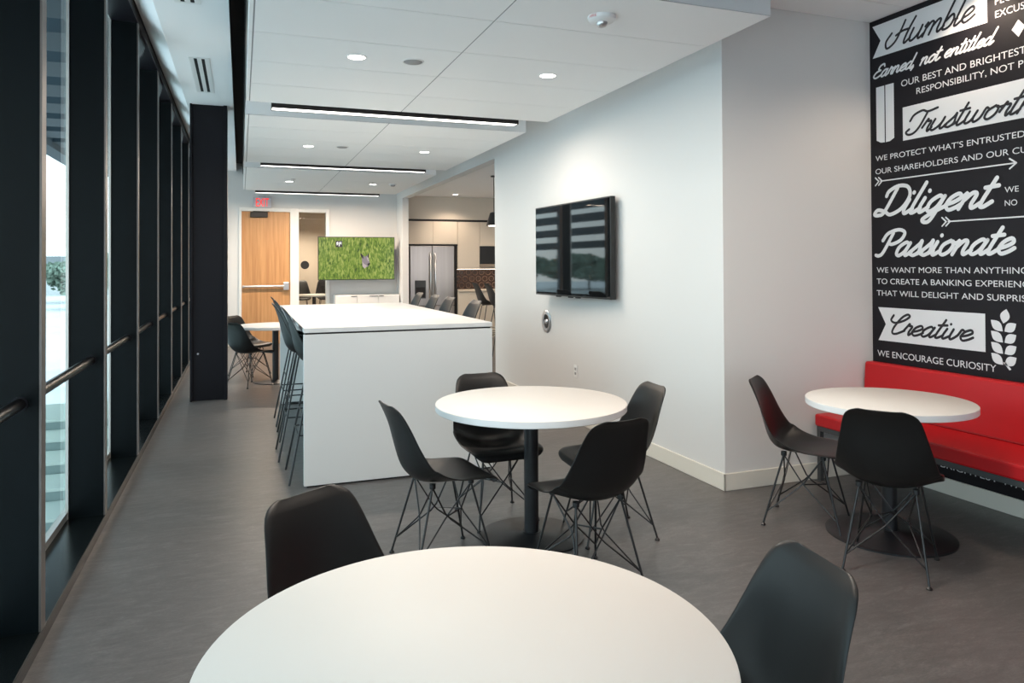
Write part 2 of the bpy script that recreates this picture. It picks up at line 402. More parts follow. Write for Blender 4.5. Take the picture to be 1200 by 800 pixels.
cloud(6.675, 9.685, 'middle hanging white ceiling panel between two linear lights')
cloud(10.21, 13.18, 'farthest hanging white ceiling panel before the exit sign')
cloud(-0.42, 2.59, 'hanging white ceiling panel above the camera')

def linear(y, label, power=LINE_W, tone=NEUTRAL, x0=0.235, x1=2.38):
    t = thing('linear_light', label, 'ceiling light', ((x0 + x1) / 2, y, ZC - 0.026), 0, 'slim linear lights between the ceiling panels')
    h = (x1 - x0) / 2
    new_obj('housing', boxes((-h, h, -0.062, -0.056, 0, 0.12), (-h, h, 0.056, 0.062, 0, 0.12), (-h, h, -0.062, 0.062, 0.12, 0.126), (-h, -h + .006, -0.056, 0.056, 0, 0.12), (h - .006, h, -0.056, 0.056, 0, .12)), M['fix'], t)
    new_obj('lens', boxes((-h + 0.006, h - 0.006, -0.056, 0.056, 0.004, 0.012)), M['lens'], t)
    for s in (-1, 1): new_obj('suspension_rod', tube_bm([(s * h * 0.8, 0, 0.12), (s * h * 0.8, 0, 0.60)], 0.004, 6), M['fix'], t)
    lamp('light', 'AREA', (0, 0, 0.001), power, tone, t, 2 * h - 0.05, 0.10)
linear(6.25, 'linear light between the nearest and the middle ceiling panels')
linear(9.80, 'linear light between the middle and the farthest ceiling panels')
linear(13.36, 'farthest linear light above the exit sign', LINE_W * 2.4, WARM)
linear(2.70, 'unseen linear light added as fill before the nearest ceiling panel, above the frame')  # out of view, added for its light on the near room

def downlight(x, y, label, z=ZC, power=DOWN_W, colr=WARM, group='round downlights', spot=2.3):
    t = thing('downlight', label, 'downlight', (x, y, z), 0, group)
    new_obj('trim_ring', lathe_bm([(0.055, -0.004), (0.062, -0.004), (0.064, 0.0), (0.053, 0.0)], seg=32, closed=True), M['plastic'], t, smooth=40)
    new_obj('lens', lathe_bm([(0.053, -0.003), (0.053, 0.0)], seg=32), M['dlens'], t)
    lamp('light', 'SPOT', (0, 0, -0.02), power, colr, t, 0.05, spot=spot, blend=0.7)
for x, y, s in ((0.685, 4.62, 'left downlight in the nearest ceiling panel'), (2.0, 4.63, 'right downlight in the nearest ceiling panel'),
                (0.693, 8.2, 'left downlight in the middle ceiling panel'), (1.988, 8.2, 'right downlight in the middle ceiling panel'),
                (0.70, 11.68, 'left downlight in the farthest ceiling panel'), (1.986, 11.69, 'right downlight in the farthest ceiling panel'),
                (0.69, 1.08, 'left unseen downlight added as fill in the panel above the camera'), (2.0, 1.08, 'right unseen downlight added as fill in the panel above the camera')):  # last pair is out of view, added as fill light
    downlight(x, y, s)
downlight(4.13, 3.16, 'downlight in the nook ceiling shining on the top of the mural', 3.270, NOOK_W, WARM)
downlight(3.95, 1.55, 'downlight in the nook ceiling above the near end of the bench', 3.270, NOOK_W, WARM)
downlight(4.05, 14.1, 'downlight in the kitchen ceiling before the fridge', 2.95, KITCHEN_W, WARM)
downlight(4.6, 11.6, 'downlight in the kitchen ceiling over the far stools, hidden by the wall', 2.95, KITCHEN_W, WARM)
downlight(5.6, 13.6, 'downlight in the kitchen ceiling over the counter, hidden by the wall', 2.95, KITCHEN_W, WARM)
downlight(1.3, 16.1, 'unseen downlight added to brighten the corridor behind the sidelight', 2.9, 200, WARM)  # unseen lamp, added to brighten the space behind the glass

def speaker_disc(x, y, label):
    t = thing('ceiling_speaker', label, 'ceiling speaker', (x, y, ZC), 0, 'grey round ceiling discs')
    new_obj('grille', lathe_bm([(0.02, -0.012), (0.05, -0.010), (0.062, 0.0)], seg=32), M['grey'], t, smooth=40)
    new_obj('rim', lathe_bm([(0.062, -0.005), (0.07, -0.003), (0.072, 0.0), (0.062, 0)], seg=32, closed=True), M['plastic'], t, smooth=40)
speaker_disc(1.042, 4.60, 'grey round ceiling disc between downlights of the nearest panel')
speaker_disc(1.047, 8.14, 'grey round ceiling disc between downlights of the middle panel')

def text_mesh(s, cap, width=None, extrude=0.0):
    cu = bpy.data.curves.new('txt', 'FONT'); cu.body = s; cu.size = 1.0; cu.extrude = 0
    o = bpy.data.objects.new('txt', cu); C.objects.link(o)
    bpy.context.view_layer.update()
    dg = bpy.context.evaluated_depsgraph_get()
    me = bpy.data.meshes.new_from_object(o.evaluated_get(dg))
    bpy.data.objects.remove(o); bpy.data.curves.remove(cu)
    cu2 = bpy.data.curves.new('ref', 'FONT'); cu2.body = 'E'; o2 = bpy.data.objects.new('ref', cu2); C.objects.link(o2)
    bpy.context.view_layer.update(); dg = bpy.context.evaluated_depsgraph_get()
    m2 = bpy.data.meshes.new_from_object(o2.evaluated_get(dg)); ch = max(v.co.y for v in m2.vertices)
    bpy.data.objects.remove(o2); bpy.data.curves.remove(cu2); bpy.data.meshes.remove(m2)
    x0 = min(v.co.x for v in me.vertices); x1 = max(v.co.x for v in me.vertices)
    sy_ = cap / ch; sx_ = width / (x1 - x0) if width else sy_
    vs = [((v.co.x - x0) * sx_, v.co.y * sy_) for v in me.vertices]; fs = [list(p.vertices) for p in me.polygons]
    bpy.data.meshes.remove(me)
    return vs, fs, (x1 - x0) * sx_

def text_bm(s, cap, place, width=None):
    vs, fs, _ = text_mesh(s, cap, width); bm = bmesh.new()
    bv = [bm.verts.new(place(u, v)) for u, v in vs]
    for f in fs:
        try: bm.faces.new([bv[i] for i in f])
        except Exception: pass
    return bm

t = thing('fire_alarm', 'round white fire alarm strobe on the nearest ceiling panel', 'fire alarm', (1.80, 3.44, ZC))
new_obj('base', lathe_bm([(0.02, -0.030), (0.060, -0.028), (0.072, -0.018), (0.075, 0.0)], seg=40), M['plastic'], t, smooth=40)
new_obj('strobe', lathe_bm([(0.008, -0.058), (0.022, -0.052), (0.030, -0.040), (0.030, -0.029)], seg=24), M['chrome'], t, smooth=40)
def cone_text(u, v):
    a = -PI / 2 - YAW - 0.75 + (u - 0.03) / 0.075; r = 0.0765 - (v) * 0.15
    return (r * math.cos(a), r * math.sin(a), -0.017 + v * 1.0)
new_obj('lettering', text_bm('FIRE', 0.015, cone_text, 0.05), M['firered'], t)['label'] = 'red word FIRE'
def sprinkler(x, y, label):
    t = thing('sprinkler', label, 'sprinkler', (x, y, ZC), 0, 'ceiling sprinklers')
    new_obj('escutcheon', lathe_bm([(0.03, -0.008), (0.038, 0.0)], seg=24), M['chrome'], t, smooth=40)
    new_obj('head', lathe_bm([(0.018, -0.05), (0.018, -0.046), (0.006, -0.045), (0.008, -0.008)], seg=16), M['chrome'], t)
sprinkler(0.74, 11.35, 'sprinkler beside the left downlight of the farthest ceiling panel')
sprinkler(1.93, 11.45, 'sprinkler beside the right downlight of the farthest ceiling panel')
t = thing('smoke_detector', 'small white smoke detector on the farthest ceiling panel', 'smoke detector', (2.28, 11.55, ZC))
new_obj('base', lathe_bm([(0.055, -0.015), (0.06, 0.0)], seg=28), M['plastic'], t, smooth=40)
new_obj('sensor', lathe_bm([(0.02, -0.04), (0.035, -0.032), (0.04, -0.015)], seg=24), M['grey'], t, smooth=40)

for (y0, y1, s) in ((6.95, 8.25, 'white two-slot air diffuser in the soffit before the black column'), (4.25, 5.5, 'white two-slot air diffuser cut by the top of the photo')):
    t = thing('air_diffuser', s, 'air diffuser', (-0.345, y0, 3.35), 0, 'slot air diffusers in the soffit')
    L = y1 - y0
    new_obj('frame', boxes((-0.085, -0.045, 0, L, -0.006, 0), (0.045, 0.085, 0, L, -0.006, 0), (-0.018, 0.018, 0, L, -0.006, 0), (-0.085, 0.085, -0.02, 0.0, -0.006, 0), (-0.085, 0.085, L, L + 0.02, -0.006, 0)), M['plastic'], t)
    for x in (-0.0315, 0.0315): new_obj('slot', boxes((x - 0.0135, x + 0.0135, 0, L, -0.002, 0)), M['plenum'], t)

# ------------------------------------------------------------------ far wall: door, sidelight, exit sign, screen, low cabinets
t = sroot('door_1', 'oak door with a push bar in the far wall', 'door')
new_obj('leaf', boxes((0.014, 0.906, YB + 0.02, YB + 0.065, 0.01, 2.585)), M['wood'], t)
new_obj('door_frame', boxes((-0.035, 0.012, YB - 0.03, YB + 0.15, 0, 2.655), (0.908, 0.985, YB - 0.03, YB + 0.15, 0, 2.655), (0.012, 0.908, YB - 0.03, YB + 0.15, 2.587, 2.655)), M['doorframe'], t, bevel=0.004)
pb = new_obj('push_bar', tube_bm([(0.05, YB - 0.05, 1.135), (0.80, YB - 0.05, 1.135)], 0.024, 14), M['chrome'], t, smooth=50)
new_obj('bar_housing', boxes((0.78, 0.88, YB - 0.075, YB + 0.02, 1.06, 1.21), (0.03, 0.06, YB - .07, YB + .02, 1.11, 1.16)), M['chrome'], pb, bevel=0.006)
dc = new_obj('door_closer', boxes((0.17, 0.49, YB - 0.05, YB + 0.02, 2.47, 2.575)), M['fix'], t, bevel=0.008)
new_obj('closer_arm', boxes((0.22, 0.52, YB - 0.07, YB - 0.045, 2.575, 2.588)), M['fix'], dc)
t = sroot('window_13', 'narrow glass sidelight right of the oak door', 'window')
new_obj('frame', boxes((0.985, 1.07, YB - 0.03, YB + 0.15, 0, 2.655), (1.594, 1.66, YB - 0.03, YB + 0.15, 0, 2.655), (1.07, 1.594, YB - 0.03, YB + 0.15, 2.587, 2.655), (1.07, 1.594, YB - 0.03, YB + 0.15, 0, 0.12)), M['doorframe'], t, bevel=0.004)
gp = new_obj('pane', boxes((1.07, 1.594, YB + 0.05, YB + 0.058, 0.12, 2.587)), M['clear'], t)
new_obj('decal', lathe_bm([(0.082, 0), (0.082, 0.002)], 1.19, YB + 0.046, 1.545, 32, 'y'), M['dark'], gp)['label'] = 'round black sticker'
t = thing('exit_sign', 'red lettered EXIT sign above the oak door', 'exit sign', (0.39, YB - 0.05, 2.66))
new_obj('housing', boxes((-0.165, 0.165, -0.022, 0.03, 0, 0.195)), M['exitbody'], t, bevel=0.006)
new_obj('canopy', boxes((-0.07, 0.07, -0.03, 0.05, 0.195, 0.225)), M['exitbody'], t, bevel=0.004)
vs_, fs_, w_ = text_mesh('EXIT', 0.16, 0.235)
bm = bmesh.new(); bv = [bm.verts.new((-0.1175 + u, -0.0235, 0.018 + v)) for u, v in vs_]
for f in fs_: bm.faces.new([bv[i] for i in f])
new_obj('lettering', bm, M['exitred'], t)['label'] = 'red word EXIT'

t = thing('television', 'wall television showing an animal in a green meadow', 'television', (2.145, 14.5, 1.67), math.radians(-1.5))
new_obj('bezel', boxes((-0.745, 0.745, 0, 0.05, -0.425, 0.425)), M['bezel'], t, bevel=0.004)
scr = new_obj('screen', boxes((-0.732, 0.732, -0.002, 0.002, -0.41, 0.412)), M['grass'], t)
new_obj('wall_bracket', boxes((-0.25, 0.25, 0.05, 0.39, -0.18, 0.18)), M['dark'], t)
def flat(name, polys, y, material, parent):
    bm = bmesh.new()
    for p in polys: bm.faces.new([bm.verts.new((a, y, b)) for a, b in p])
    return new_obj(name, bm, material, parent)
flat('animal_head', [[(0.09, 0.08), (0.16, 0.03), (0.21, 0.07), (0.235, -0.03), (0.255, -0.10), (0.21, -0.17), (0.14, -0.15), (0.10, -0.06)]], -0.0035, M['fur'], scr)
flat('animal_muzzle', [[(0.10, -0.06), (0.13, -0.10), (0.20, -0.15), (0.15, -0.20), (0.11, -0.16)], [(0.19, 0.02), (0.225, 0.03), (0.235, -0.05), (0.215, -0.06)]], -0.0045, M['furlight'], scr)
flat('animal_ear', [[(0.065, 0.10), (0.075, 0.04), (0.125, -0.01), (0.125, 0.05), (0.085, 0.10)]], -0.005, M['furdark'], scr)
flat('animal_ear', [[(0.205, 0.06), (0.225, 0.11), (0.235, 0.10), (0.232, 0.02), (0.215, 0.01)]], -0.005, M['furdark'], scr)
flat('animal_nose', [[(0.20, -0.11), (0.245, -0.085), (0.262, -0.11), (0.22, -0.15)]], -0.005, M['furdark'], scr)
flat('channel_logo', [[(-0.41, 0.22), (-0.28, 0.22), (-0.28, 0.345), (-0.41, 0.345)]], -0.0035, M['furdark'], scr)
flat('logo_mark', [[(-0.385, 0.25), (-0.36, 0.29), (-0.365, 0.33), (-0.395, 0.31)], [(-0.35, 0.235), (-0.335, 0.24), (-0.33, 0.30), (-0.345, 0.33), (-0.352, 0.28)], [(-0.325, 0.29), (-0.30, 0.27), (-0.30, 0.32), (-0.32, 0.33)]], -0.0045, M['whitegfx'], scr)

def low_cabinet(x0, x1, label, handle):
    t = thing('low_cabinet', label, 'cabinet', ((x0 + x1) / 2, 14.5, 0), 0, 'white low cabinets under the meadow screen')
    h = (x1 - x0) / 2
    new_obj('body', boxes((-h, h, 0.022, 0.386, 0.0, 0.945)), M['white'], t)
    d = new_obj('drawer', boxes((-h + 0.003, h - 0.003, 0.0, 0.020, 0.62, 0.935)), M['white'], t, bevel=0.002)
    new_obj('handle', boxes((handle[0], handle[1], -0.012, 0.0, 0.918, 0.93)), M['dark'], d)
    d = new_obj('door', boxes((-h + 0.003, h - 0.003, 0.0, 0.020, 0.10, 0.61)), M['white'], t, bevel=0.002)
    new_obj('handle', boxes((-.06, .06, -0.012, 0.0, 0.593, 0.605)), M['dark'], d)
low_cabinet(1.73, 2.15, 'left white low cabinet under the meadow screen', (0.09, 0.20))
low_cabinet(2.152, 2.57, 'middle white low cabinet under the meadow screen', (0.03, 0.20))
low_cabinet(2.572, 2.99, 'right white low cabinet under the meadow screen', (-0.20, -0.11))

# ------------------------------------------------------------------ wall television on the right, devices on the right wall
t = thing('television', 'dark wall television reflecting the windows, on the right wall', 'television', (2.891, 6.175, 1.652), math.radians(3.8))
new_obj('bezel', boxes((-0.012, 0.035, -0.720, 0.720, -0.440, 0.440)), M['bezel'], t, bevel=0.003)
new_obj('screen', boxes((-0.014, -0.010, -0.708, 0.708, -0.424, 0.428)), M['screen'], t)
new_obj('wall_bracket', boxes((0.035, 0.075, -0.25, 0.25, -0.2, 0.2)), M['dark'], t)
for y in (-0.12, 0.02, 0.26): new_obj('port_cover', boxes((-0.005, 0.02, y - 0.03, y + 0.03, -0.450, -0.440)), M['dark'], t)
t = thing('wall_grommet', 'round chrome and black outlet plate on the wall under the dark television', 'outlet plate', (XR, 7.04, 0.918))
new_obj('ring', lathe_bm([(0.118, 0), (0.118, -0.008), (0.105, -0.016), (0.075, -0.012), (0.072, 0)], seg=40, axis='x', closed=True), M['chrome'], t, smooth=40)
new_obj('insert', lathe_bm([(0.072, -0.004), (0.072, 0)], seg=32, axis='x'), M['dark'], t)
new_obj('knob', lathe_bm([(0.02, -0.02), (0.03, -0.004)], seg=24, axis='x'), M['chrome'], t)
t = thing('wall_outlet', 'white wall outlet low on the right wall', 'outlet', (XR, 6.34, 0.49))
new_obj('cover', boxes((-0.006, 0, -0.037, 0.037, -0.06, 0.06)), M['plastic'], t, bevel=0.003)
for z in (-0.022, 0.022): new_obj('socket', boxes((-0.0075, -0.006, -0.016, 0.016, z - 0.012, z + 0.012)), M['grey'], t)

# ------------------------------------------------------------------ mural with lettering
XF = XM - 0.006
def MU(u, v, d=0.0012): return (XF - d, YN - u, v)
t = thing('mural', 'black wall mural with white lettering of company values above the red bench', 'mural', (0, 0, 0))
new_obj('mural_panel', boxes((XF, XM - 0.002, 0.3, YN - 0.001, 0.106, 3.268)), M['mural'], t)
def sans(line, u, z, cap, width=None, right=None, material='ink', d=0.0012):
    if right: width = right - u
    full = text_mesh(line, cap)[2]; k = (width / full) if width else 1.0
    words = line.split(' '); pre = ''
    for wd in words:
        vs, fs, ww = text_mesh(wd, cap)
        off = text_mesh(pre + wd, cap)[2] - ww if pre else 0.0
        bm = bmesh.new()
        bv = [bm.verts.new(MU(u + (off + a) * k, z + b, d)) for a, b in vs]
        for f in fs:
            try: bm.faces.new([bv[i] for i in f])
            except Exception: pass
        new_obj('text_word', bm, M[material], t)
        pre += wd + ' '
def poly(name, pts, material='ink', d=0.0012, parent=None):
    bm = bmesh.new()
    for p in pts: bm.faces.new([bm.verts.new(MU(a, b, d)) for a, b in p])
    return new_obj(name, bm, M[material], parent or t)

# cursive strokes, baseline 0, x-height 1, ascenders near 2
GL = {
 'u': (.86, [[(0, .95), (0, .3), (.18, 0), (.42, .2), (.55, .6), (.55, .95)], [(.55, .95), (.55, .25), (.68, 0), (.9, .3)]]),
 'm': (1.16, [[(-.06, .75), (.04, .97), (.05, .5), (.05, 0)], [(.05, .55), (.24, .95), (.42, .85), (.44, .5), (.44, 0)], [(.44, .55), (.64, .95), (.82, .85), (.84, .25), (.97, 0), (1.2, .3)]]),
 'n': (.80, [[(-.06, .75), (.04, .97), (.05, .5), (.05, 0)], [(.05, .5), (.25, .95), (.45, .85), (.47, .25), (.6, 0), (.84, .3)]]),
 'b': (.68, [[(0, 2.0), (0, .3), (.18, 0), (.45, .15), (.5, .6), (.3, .95), (.02, .6)], [(.5, .5), (.72, .5)]]),
 'l': (.36, [[(0, 2.0), (0, .3), (.14, 0), (.4, .3)]]),
 'e': (.62, [[(0, .35), (.3, .5), (.48, .75), (.3, 1.0), (.05, .75), (.03, .3), (.25, 0), (.5, .12), (.68, .35)]]),
 'a': (.80, [[(.5, .8), (.28, 1.0), (.02, .65), (.05, .15), (.25, 0), (.45, .3), (.52, .95)], [(.52, .95), (.5, .25), (.62, 0), (.84, .3)]]),
 'r': (.55, [[(0, .4), (.1, 1.1), (.16, .9), (.36, .85), (.36, .3), (.46, 0), (.6, .3)]]),
 'd': (.80, [[(.5, .8), (.28, 1.0), (.02, .65), (.05, .15), (.25, 0), (.45, .3), (.52, .95)], [(.52, 2.0), (.52, .25), (.64, 0), (.84, .3)]]),
 'o': (.70, [[(.3, 1), (.03, .7), (.05, .2), (.28, 0), (.5, .25), (.52, .7), (.3, 1)], [(.42, .93), (.55, .82), (.74, .85)]]),
 't': (.44, [[(.05, 1.75), (.05, .3), (.2, 0), (.46, .3)], [(-.16, 1.2), (.32, 1.26)]]),
 'i': (.36, [[(0, .95), (0, .3), (.14, 0), (.4, .3)], [(.03, 1.38), (.03, 1.42)]]),
 's': (.58, [[(-.05, .2), (.25, .8), (.3, 1.08), (.36, .75), (.44, .25), (.25, 0), (.02, .1)], [(.4, .1), (.62, .3)]]),
 'w': (1.0, [[(0, .95), (0, .3), (.15, 0), (.36, .2), (.42, .9)], [(.42, .9), (.42, .3), (.58, 0), (.8, .25), (.84, .95), (1.02, .85)]]),
 'h': (.80, [[(0, 0), (0, 2.0)], [(0, .5), (.22, .95), (.44, .85), (.46, .25), (.6, 0), (.84, .3)]]),
 'y': (.80, [[(0, .95), (0, .3), (.18, 0), (.42, .2), (.52, .6), (.52, .95)], [(.52, .95), (.5, -.5), (.3, -.8), (.1, -.5), (.5, .0), (.84, .3)]]),
 'g': (.80, [[(.5, .8), (.28, 1.0), (.02, .65), (.05, .15), (.25, 0), (.45, .3), (.52, .95)], [(.52, .95), (.5, -.5), (.3, -.72), (.12, -.5), (.45, -.05), (.84, .3)]]),
 'v': (.62, [[(0, .95), (.05, .3), (.2, 0), (.42, .4), (.46, .95), (.64, .85)]]),
 'P': (.98, [[(.2, 1.75), (.2, .3), (.05, 0), (-.15, .05)], [(-.2, 1.2), (-.1, 1.75), (.4, 2.0), (.85, 1.75), (.85, 1.2), (.5, .9), (.25, .95)], ]),
 'H': (1.05, [[(-.45, 1.15), (-.6, .55), (-.3, .0), (.08, .35), (.16, 1.2), (.16, 1.85)], [(.82, 1.85), (.72, 1.0), (.72, .25), (.84, 0), (1.08, .3)], [(-.05, .85), (.3, 1.05), (.74, 1.05)]]),
 'E': (.85, [[(.75, 1.55), (.55, 1.9), (.2, 1.75), (.18, 1.25), (.5, 1.05)], [(.5, 1.05), (.05, .85), (-.05, .3), (.3, 0), (.7, .2), (.88, .45)]]),
 'T': (.72, [[(-.35, 1.25), (-.3, 1.75), (.1, 2.0), (.5, 1.8), (1.0, 1.95)], [(.5, 1.8), (.5, .6), (.35, .08), (.05, .0), (-.2, .25), (-.1, .5)]]),
 'D': (1.15, [[(.2, 1.85), (.2, .25), (0, 0), (-.25, .08), (-.2, .38), (.2, .25), (.6, 0), (1.0, .4), (1.05, 1.2), (.7, 1.85), (.2, 2.0), (-.15, 1.7), (-.15, 1.35)]]),
 'C': (.80, [[(-.45, 1.85), (-.42, 1.35), (-.05, 1.1), (.38, 1.35), (.6, 1.8), (.38, 2.0), (.15, 1.6), (.06, .7), (.16, .1), (.45, 0), (.85, .4)]]),
 ',': (.35, [[(.12, .08), (.02, -.32)]]), ' ': (.48, []),
}
def smooth_path(p, n=9):
    if len(p) < 3: return [Vector(q) for q in p]
    P = [Vector(q) for q in p]; P = [P[0] * 2 - P[1]] + P + [P[-1] * 2 - P[-2]]; out = []
    for i in range(1, len(P) - 2):
        a, b, c, d = P[i - 1:i + 3]
        for k in range(n):
            s = k / n
            out.append(0.5 * ((2 * b) + (c - a) * s + (2 * a - 5 * b + 4 * c - d) * s * s + (3 * b - a - 3 * c + d) * s ** 3))
    out.append(P[-2]); return out
def ribbon(bm, pts, wd, place, h=0.0008):
    n = len(pts); rows = []; prof = [(-.5, 0), (-.44, .55), (-.25, .85), (0, 1), (.25, .85), (.44, .55), (.5, 0)]
    nn = None
    for i, p in enumerate(pts):
        tg = pts[min(i + 1, n - 1)] - pts[max(i - 1, 0)]
        if tg.length < 1e-9: tg = Vector((1, 0))
        tg.normalize(); nn = Vector((-tg.y, tg.x)) * wd
        rows.append([bm.verts.new(place(p + nn * a, h * b)) for a, b in prof])
    for i in range(n - 1):
        for k in range(len(prof) - 1): bm.faces.new((rows[i][k], rows[i][k + 1], rows[i + 1][k + 1], rows[i + 1][k]))
    for p in (pts[0], pts[-1]):
        prev = None; top = bm.verts.new(place(p, h)); ring = []
        for rr, hh in ((.5, 0), (.44, .55), (.25, .85)):
            ring = [bm.verts.new(place(p + Vector((math.cos(2 * PI * k / 12), math.sin(2 * PI * k / 12))) * wd * rr, h * hh)) for k in range(12)]
            if prev:
                for k in range(12): bm.faces.new((prev[k], prev[(k + 1) % 12], ring[(k + 1) % 12], ring[k]))
            prev = ring
        for k in range(12): bm.faces.new((ring[k], ring[(k + 1) % 12], top))
def cursive(s, u0, u1, z, xh, stroke, material, slant=0.42, asc=1.0, d=0.0012):
    strokes = []; x = 0
    for ch in s:
        adv, st = GL[ch]
        for p in st:
            strokes.append([Vector((q.x + x + slant * q.y, q.y * (asc if q.y > 1 else 1) if q.y <= 1 else 1 + (q.y - 1) * asc)) for q in smooth_path(p)])
        x += adv
    mn = min(q.x for p in strokes for q in p); mx = max(q.x for p in strokes for q in p)
    sx_ = (u1 - u0) / (mx - mn)
    bm = bmesh.new()
    for p in strokes:
        pts = [Vector((u0 + (q.x - mn) * sx_, z + q.y * xh)) for q in p]
        ribbon(bm, pts, stroke, lambda q, h: MU(q.x, q.y, d + h))
    return new_obj('script_word', bm, M[material], t)
# banner «Humble»
poly('banner', [[(.028, 3.228), (.895, 3.228), (.895, 2.988), (.028, 2.996), (.098, 3.11)]])
cursive('Humble', .142, .815, 3.035, .084, .0160, 'inkb', d=0.0024)
cursive('Earned, not entitled', .035, .962, 2.848, .045, .0125, 'ink')
sans('PEOPLE', .945, 3.078, .042, .20); sans('EXCUSES', .945, 2.998, .042, .235)
poly('diamond', [[(1.045, 2.895), (1.085, 2.945), (1.125, 2.895), (1.085, 2.842)]])
sans('OUR BEST AND BRIGHTEST', .268, 2.736, .043, right=1.128)
sans('RESPONSIBILITY, NOT P', .389, 2.658, .041, right=1.112)
poly('pennant', [[(.055, 2.779), (.126, 2.779), (.126, 2.372), (.092, 2.375), (.055, 2.395)]])
poly('pennant', [[(.135, 2.779), (.206, 2.779), (.206, 2.392), (.170, 2.374), (.135, 2.372)]])
poly('banner', [[(.278, 2.589), (1.36, 2.589), (1.36, 2.358), (.278, 2.358)]])
cursive('Trustworthy', .303, 1.30, 2.392, .073, .0160, 'inkb', d=0.0024)
sans("WE PROTECT WHAT'S ENTRUSTED", .044, 2.246, .037, right=1.115)
sans('OUR SHAREHOLDERS AND OUR CU', .042, 2.152, .037, right=1.128)
def arrow(u0, u1, z, head):
    bm = bmesh.new(); pl = lambda q, h: MU(q.x, q.y, .0006 + h)
    V = lambda a, b: Vector((a, b))
    ribbon(bm, [V(u0 + .045, z), V(u1, z)], .0085, pl)
    if head: ribbon(bm, [V(u1 - .04, z + .03), V(u1, z)], .010, pl); ribbon(bm, [V(u1 - .04, z - .03), V(u1, z)], .010, pl)
    for k in (0, .028):
        ribbon(bm, [V(u0 + k, z + .028), V(u0 + .03 + k, z)], .010, pl); ribbon(bm, [V(u0 + k, z - .028), V(u0 + .03 + k, z)], .010, pl)
    return new_obj('arrow', bm, M['ink'], t)
arrow(.040, 1.062, 2.099, True); arrow(.570, 1.45, 1.777, True)
cursive('Diligent', .030, .955, 1.853, .098, .0265, 'ink')
sans('WE', .990, 1.928, .034, .085); sans('NO', .990, 1.848, .034, .075)
cursive('Passionate', .038, 1.045, 1.562, .090, .0250, 'ink')
sans('WE WANT MORE THAN ANYTHING', .044, 1.441, .038, right=1.122)
sans('TO CREATE A BANKING EXPERIENCE', .043, 1.360, .038, right=1.165)
sans('THAT WILL DELIGHT AND SURPRISE', .042, 1.276, .038, right=1.145)
poly('banner', [[(.053, 1.192), (.858, 1.192), (.858, .955), (.053, .955), (.118, 1.074)]])
cursive('Creative', .165, .778, 1.012, .070, .0160, 'inkb', d=0.0024)
sans('WE ENCOURAGE CURIOSITY', .043, .840, .043, right=.925)
def leaf(cx, cz, ang, L=.085, W=.042):
    pts = []; dx, dz = math.sin(ang), math.cos(ang)
    for k in range(17):
        a = k / 16 * PI; pts.append((cx + dx * L * (k / 16) + dz * W / 2 * math.sin(a), cz + dz * L * (k / 16) - dx * W / 2 * math.sin(a)))
    for k in range(15, 0, -1):
        a = k / 16 * PI; pts.append((cx + dx * L * (k / 16) - dz * W / 2 * math.sin(a), cz + dz * L * (k / 16) + dx * W / 2 * math.sin(a)))
    return pts
lv = [leaf(.972, 1.140, .22, .09, .058)]
for z in (1.097, 1.030, .962, .895):
    lv += [leaf(.968, z - 0.005, -.85, .098, .056), leaf(.978, z - 0.005, .95, .088, .056)]
lv.append([(.968, .905), (.985, .905), (1.018, .868), (1.006, .862)])
poly('leaf_sprig', lv)
sans('AND BRIGHTEST WANT', .34, .168, .042, right=1.19)

# ------------------------------------------------------------------ red bench
t = thing('bench', 'red upholstered wall bench under the mural', 'bench', (0, 0, 0))
YE = 4.03; Y0 = 0.7
new_obj('seat_cushion', boxes((3.752, 4.25, Y0, YE, 0.378, 0.462)), M['red'], t, bevel=0.014)
bk = bmesh.new()
prof = [(4.19, 0.455), (4.215, 0.79), (4.225, 0.803), (4.27, 0.805), (4.30, 0.79), (4.30, 0.455)]
a = [bk.verts.new((x, Y0, z)) for x, z in prof]; b = [bk.verts.new((x, YE, z)) for x, z in prof]
n_ = len(prof)
for i in range(n_): bk.faces.new((a[i], a[(i + 1) % n_], b[(i + 1) % n_], b[i]))
bk.faces.new(a[::-1]); bk.faces.new(b)
bo = new_obj('backrest', bk, M['red'], t, bevel=0.010)
new_obj('piping', tube_bm([(4.186, Y0, 0.468), (4.186, YE, 0.468)], 0.006, 8), M['seamred'], bo)
fr = new_obj('frame', boxes((3.765, 3.795, Y0, YE - .01, 0.345, 0.378), (4.20, 4.23, Y0, YE - .01, 0.345, 0.378), (3.795, 4.20, YE - 0.04, YE - 0.01, 0.345, 0.378), (3.795, 4.20, Y0, Y0 + 0.03, 0.345, 0.378)), M['frame'], t)
for x in (3.765, 4.20):
    for y in (YE - 0.04, Y0 + 0.0): new_obj('leg', boxes((x, x + 0.03, y, y + 0.03, 0.0, 0.345)), M['frame'], t)

# ------------------------------------------------------------------ island with knee space
t = thing('island', 'large white bar height island with flush end panel', 'island', (1.077, 6.75, 0))
hx = 0.677; hy = 1.62
new_obj('worktop', boxes((-hx, hx, -hy, hy, 1.052, 1.085)), M['white'], t, bevel=0.003)
new_obj('shadow_gap', boxes((-hx + 0.012, hx - 0.012, -hy + 0.012, hy - 0.012, 1.040, 1.052)), M['dark'], t)
for y in (-hy, hy - 0.05): new_obj('end_panel', boxes((-hx, hx, y, y + 0.05, 0.012, 1.040)), M['white'], t, bevel=0.002)
new_obj('core', boxes((-0.25, 0.25, -hy + 0.05, hy - 0.05, 0.0, 1.040)), M['white'], t)
for y in (-hy + .01, hy - .04): new_obj('plinth', boxes((-hx + .02, hx - .02, y, y + .03, 0.0, 0.012)), M['dark'], t)

